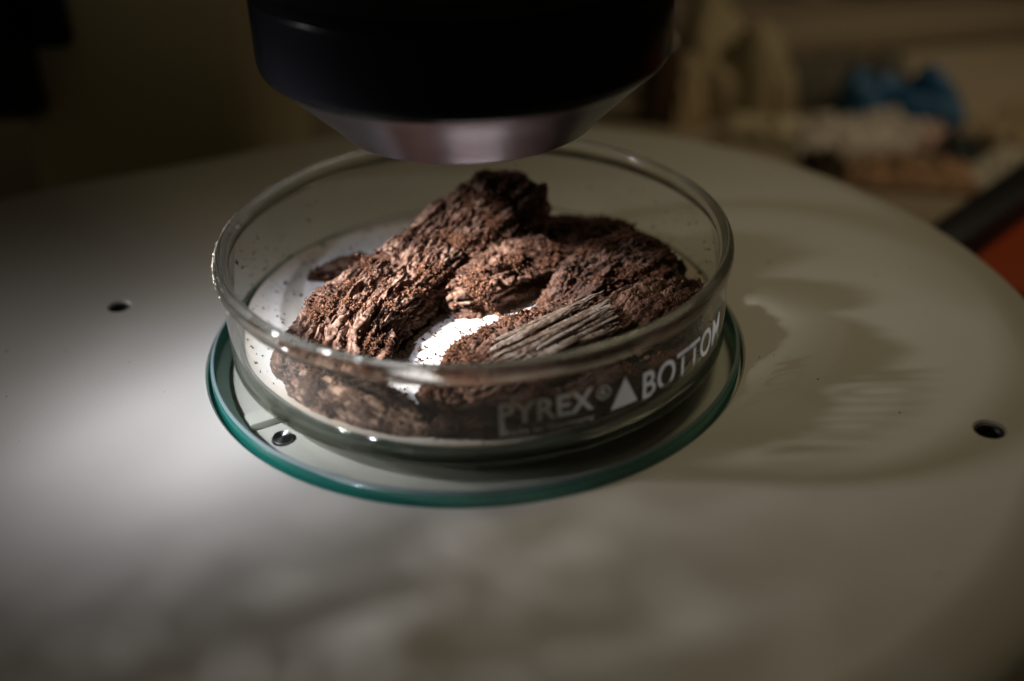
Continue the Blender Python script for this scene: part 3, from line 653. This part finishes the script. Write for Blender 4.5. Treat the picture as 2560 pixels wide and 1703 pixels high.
# ------------------------------------------------------------------ background bench clutter
M_white = simple('tissue_white', (.55, .50, .42), .9, var=.08, vscale=15)
def heap(name, label, cat, x, y, sx, sy, h, rz, mat, seed, nz=3.0, oc=4):
    nu, nv = 70, 70; u, v = np.meshgrid(np.linspace(-1, 1, nu), np.linspace(-1, 1, nv), indexing='ij')
    rr = np.maximum(np.abs(u), np.abs(v)); f = np.clip(1 - rr ** 4, 0, 1) ** .6
    N = fbm(np.stack([u.ravel() * nz, v.ravel() * nz, 0 * u.ravel()], 1), oc, seed).reshape(u.shape)
    Z = BZ + .0015 + h * f * (.45 + .75 * np.abs(N)); ed = 1 + .14 * fbm(np.stack([u.ravel() * 1.5, v.ravel() * 1.5, 0 * u.ravel() + 7], 1), 3, seed).reshape(u.shape)
    c, s = math.cos(rz), math.sin(rz); X = u * sx * ed; Y = v * sy * ed
    P = np.stack([x + c * X - s * Y, y + s * X + c * Y, Z], -1).reshape(-1, 3)
    Pb = P.copy(); Pb[:, 2] = BZ + .0004
    idx = np.arange(nu * nv).reshape(nu, nv)
    q = np.stack([idx[:-1, :-1], idx[1:, :-1], idx[1:, 1:], idx[:-1, 1:]], -1).reshape(-1, 4)
    rim = np.concatenate([idx[0, :-1], idx[:-1, -1], idx[-1, :0:-1], idx[:0:-1, 0]])
    m_ = nu * nv; sq = np.stack([rim, np.roll(rim, -1), np.roll(rim, -1) + m_, rim + m_], 1)
    me = npmesh(name, np.vstack([P, Pb]), np.vstack([q, q[:, ::-1] + m_, sq]))
    return tag(link(name, me, mat, None, True, 60), label, cat)
def boxthing(name, label, cat, x, y, sx, sy, sz, rz, mat, parts=(), bev=.003, z=BZ):
    root = empty(name, label, cat, (x, y, z))
    link('box_body', box(sx, sy, sz, bev, 3, TR(x, y, z + sz / 2 + .0005, rz)), mat, root)
    return root
# beige box behind the base
heap('paper_bag', 'olive tan crumpled paper bag standing behind the microscope base', 'paper bag', .103, .277, .027, .022, .046, R(-6), simple('olive_paper', (.27, .22, .12), .85, var=.2, vscale=22), 41, .9, 1)
heap('foam_pad', 'buff foam pad leaning low beside the olive paper bag', 'pad', .0835, .262, .006, .012, .030, R(-6), simple('buff_foam', (.46, .35, .20), .85), 43, 1.0, 1)
heap('paper_tissue', 'cream tissue scrap touching the base edge in front of the paper bag', 'tissue', .112, .238, .020, .010, .010, R(-25), simple('cream_tissue', (.44, .38, .24), .9), 45, 1.6, 2)
heap('cloth_rag', 'dark grey green rag bunched behind the blue glove', 'rag', .150, .285, .034, .018, .020, R(5), simple('dark_rag', (.07, .065, .045), .9), 47, 1.5, 2)
heap('paper_wipe', 'pinkish wipe lying between the slate bulb and the tan wipe', 'paper wipe', .170, .226, .017, .009, .008, R(-30), simple('pinkish_wipe', (.42, .30, .24), .9), 49, 1.6, 2)
heap('cloth_rag', 'dull ochre rag at the right edge behind the black tray rim', 'rag', .215, .232, .030, .020, .014, R(35), simple('ochre_rag', (.26, .20, .11), .9), 51, 1.6, 2)
# brown bottle and dark blue cap near the barrel
def bottle(name, label, x, y, r, h, mat, capmat, z=BZ):
    root = empty(name, label, 'bottle', (x, y, z))
    link('bottle_body', lathe([(0, z + .0005), (r * .95, z + .0005), (r, z + .004), (r, z + h * .66), (r * .8, z + h * .76), (r * .45, z + h * .82), (r * .45, z + h * .86), (0, z + h * .86)], 48, (x, y)), mat, root)
    link('bottle_cap', lathe([(0, z + h * .861), (r * .55, z + h * .861), (r * .55, z + h * .99), (r * .5, z + h), (0, z + h)], 40, (x, y)), capmat, root)
    return root
bottle('reagent_bottle', 'small brown bottle with dark blue cap just right of the objective', .071, .262, .009, .046, simple('amber_glass', (.05, .028, .016), .25), simple('navy_cap', (.008, .014, .05), .5))
bottle('reagent_bottle', 'dark red bottle at the back beside the objective barrel', .102, .46, .016, .10, simple('dark_red_plastic', (.12, .010, .008), .4), simple('white_cap', (.5, .46, .4), .5))
bottle('reagent_bottle', 'deep maroon bottle at the back between the pale jars and black bottle', .205, .46, .022, .10, simple('maroon_plastic', (.035, .006, .006), .4), simple('maroon_cap', (.03, .006, .006), .5))
bottle('reagent_bottle', 'tall black bottle at the back right with dark cap', .240, .425, .022, .17, simple('black_plastic', (.005, .005, .006), .4), simple('black_cap', (.006, .006, .006), .5))
bottle('spray_bottle', 'orange bottle with amber cap at the far right corner', .268, .400, .019, .13, simple('rust_plastic', (.20, .035, .006), .45), simple('amber_cap', (.42, .17, .01), .45))
heap('crumpled_glove', 'blue crumpled nitrile glove lying on the bench', 'glove', .165, .247, .024, .016, .028, R(-8), simple('blue_nitrile', (.003, .075, .17), .55), 4, 1.1, 1)
heap('paper_tissue', 'white crumpled tissue in front of the blue glove', 'tissue', .146, .229, .029, .010, .012, R(2), M_white, 6)
heap('paper_tissue', 'off white tissue sheet at the far right beside the orange tray', 'tissue', .190, .194, .020, .011, .007, R(45), simple('tissue_ivory', (.42, .39, .30), .9), 15)
heap('wipe', 'tan paper wipe crumpled on the bench near the base edge', 'paper wipe', .153, .191, .024, .009, .010, R(-12), simple('tan_wipe', (.45, .28, .16), .85, var=.1), 19)
heap('cloth_scrap', 'dark brown cloth scrap close behind the base edge', 'cloth', .126, .203, .006, .010, .008, R(10), simple('brown_cloth', (.06, .038, .016), .9), 24)
heap('rubber_bulb', 'small dark slate rubber bulb on the bench behind tan wipe', 'pipette bulb', .179, .211, .006, .006, .012, 0, simple('slate_rubber', (.03, .038, .04), .6), 27, .8)
# orange tray with black frame
tr = empty('plastic_tray', 'orange red plastic tray with thick black rim at the right edge', 'tray', (.215, .130, BZ))
rz = R(45)
link('tray_floor', box(.170, .090, .022, .002, 2, TR(.223, .112, BZ + .0115, rz)), simple('orange_plastic', (.46, .062, .006), .5), tr)
link('tray_rim', box(.172, .013, .030, .003, 3, TR(.1866, .1484, BZ + .0155, rz)), simple('black_rim', (.005, .005, .006), .5), tr)
link('tray_divider', box(.15, .006, .006, .001, 2, TR(.227, .108, BZ + .0256, rz)), simple('rust_divider', (.10, .016, .004), .5), tr)
# back shelf band and pale jars on it
sh = empty('wooden_board', 'long pale board lying on the bench behind the clutter', 'board', (.20, .365, BZ))
link('board_slab', box(.46, .050, .012, .002, 2, TR(.20, .365, BZ + .0065, R(9))), simple('shelf_laminate', (.24, .195, .13), .6, var=.08), sh)
for x, y, cc in ((.135, .47, (.42, .38, .30)), (.172, .45, (.48, .42, .33))):
    bottle('jar', 'pale jar at the back of the bench, %s' % ('nearer the red bottle' if x < .15 else 'beside the maroon bottle'), x, y, .017, .09, simple('pale_jar', cc, .5), simple('pale_jar_lid', (.4, .36, .3), .5))
print('script', time.time() - T0, 'tris', sum(len(o.data.polygons) * 1.6 for o in S.objects if o.type == 'MESH'))
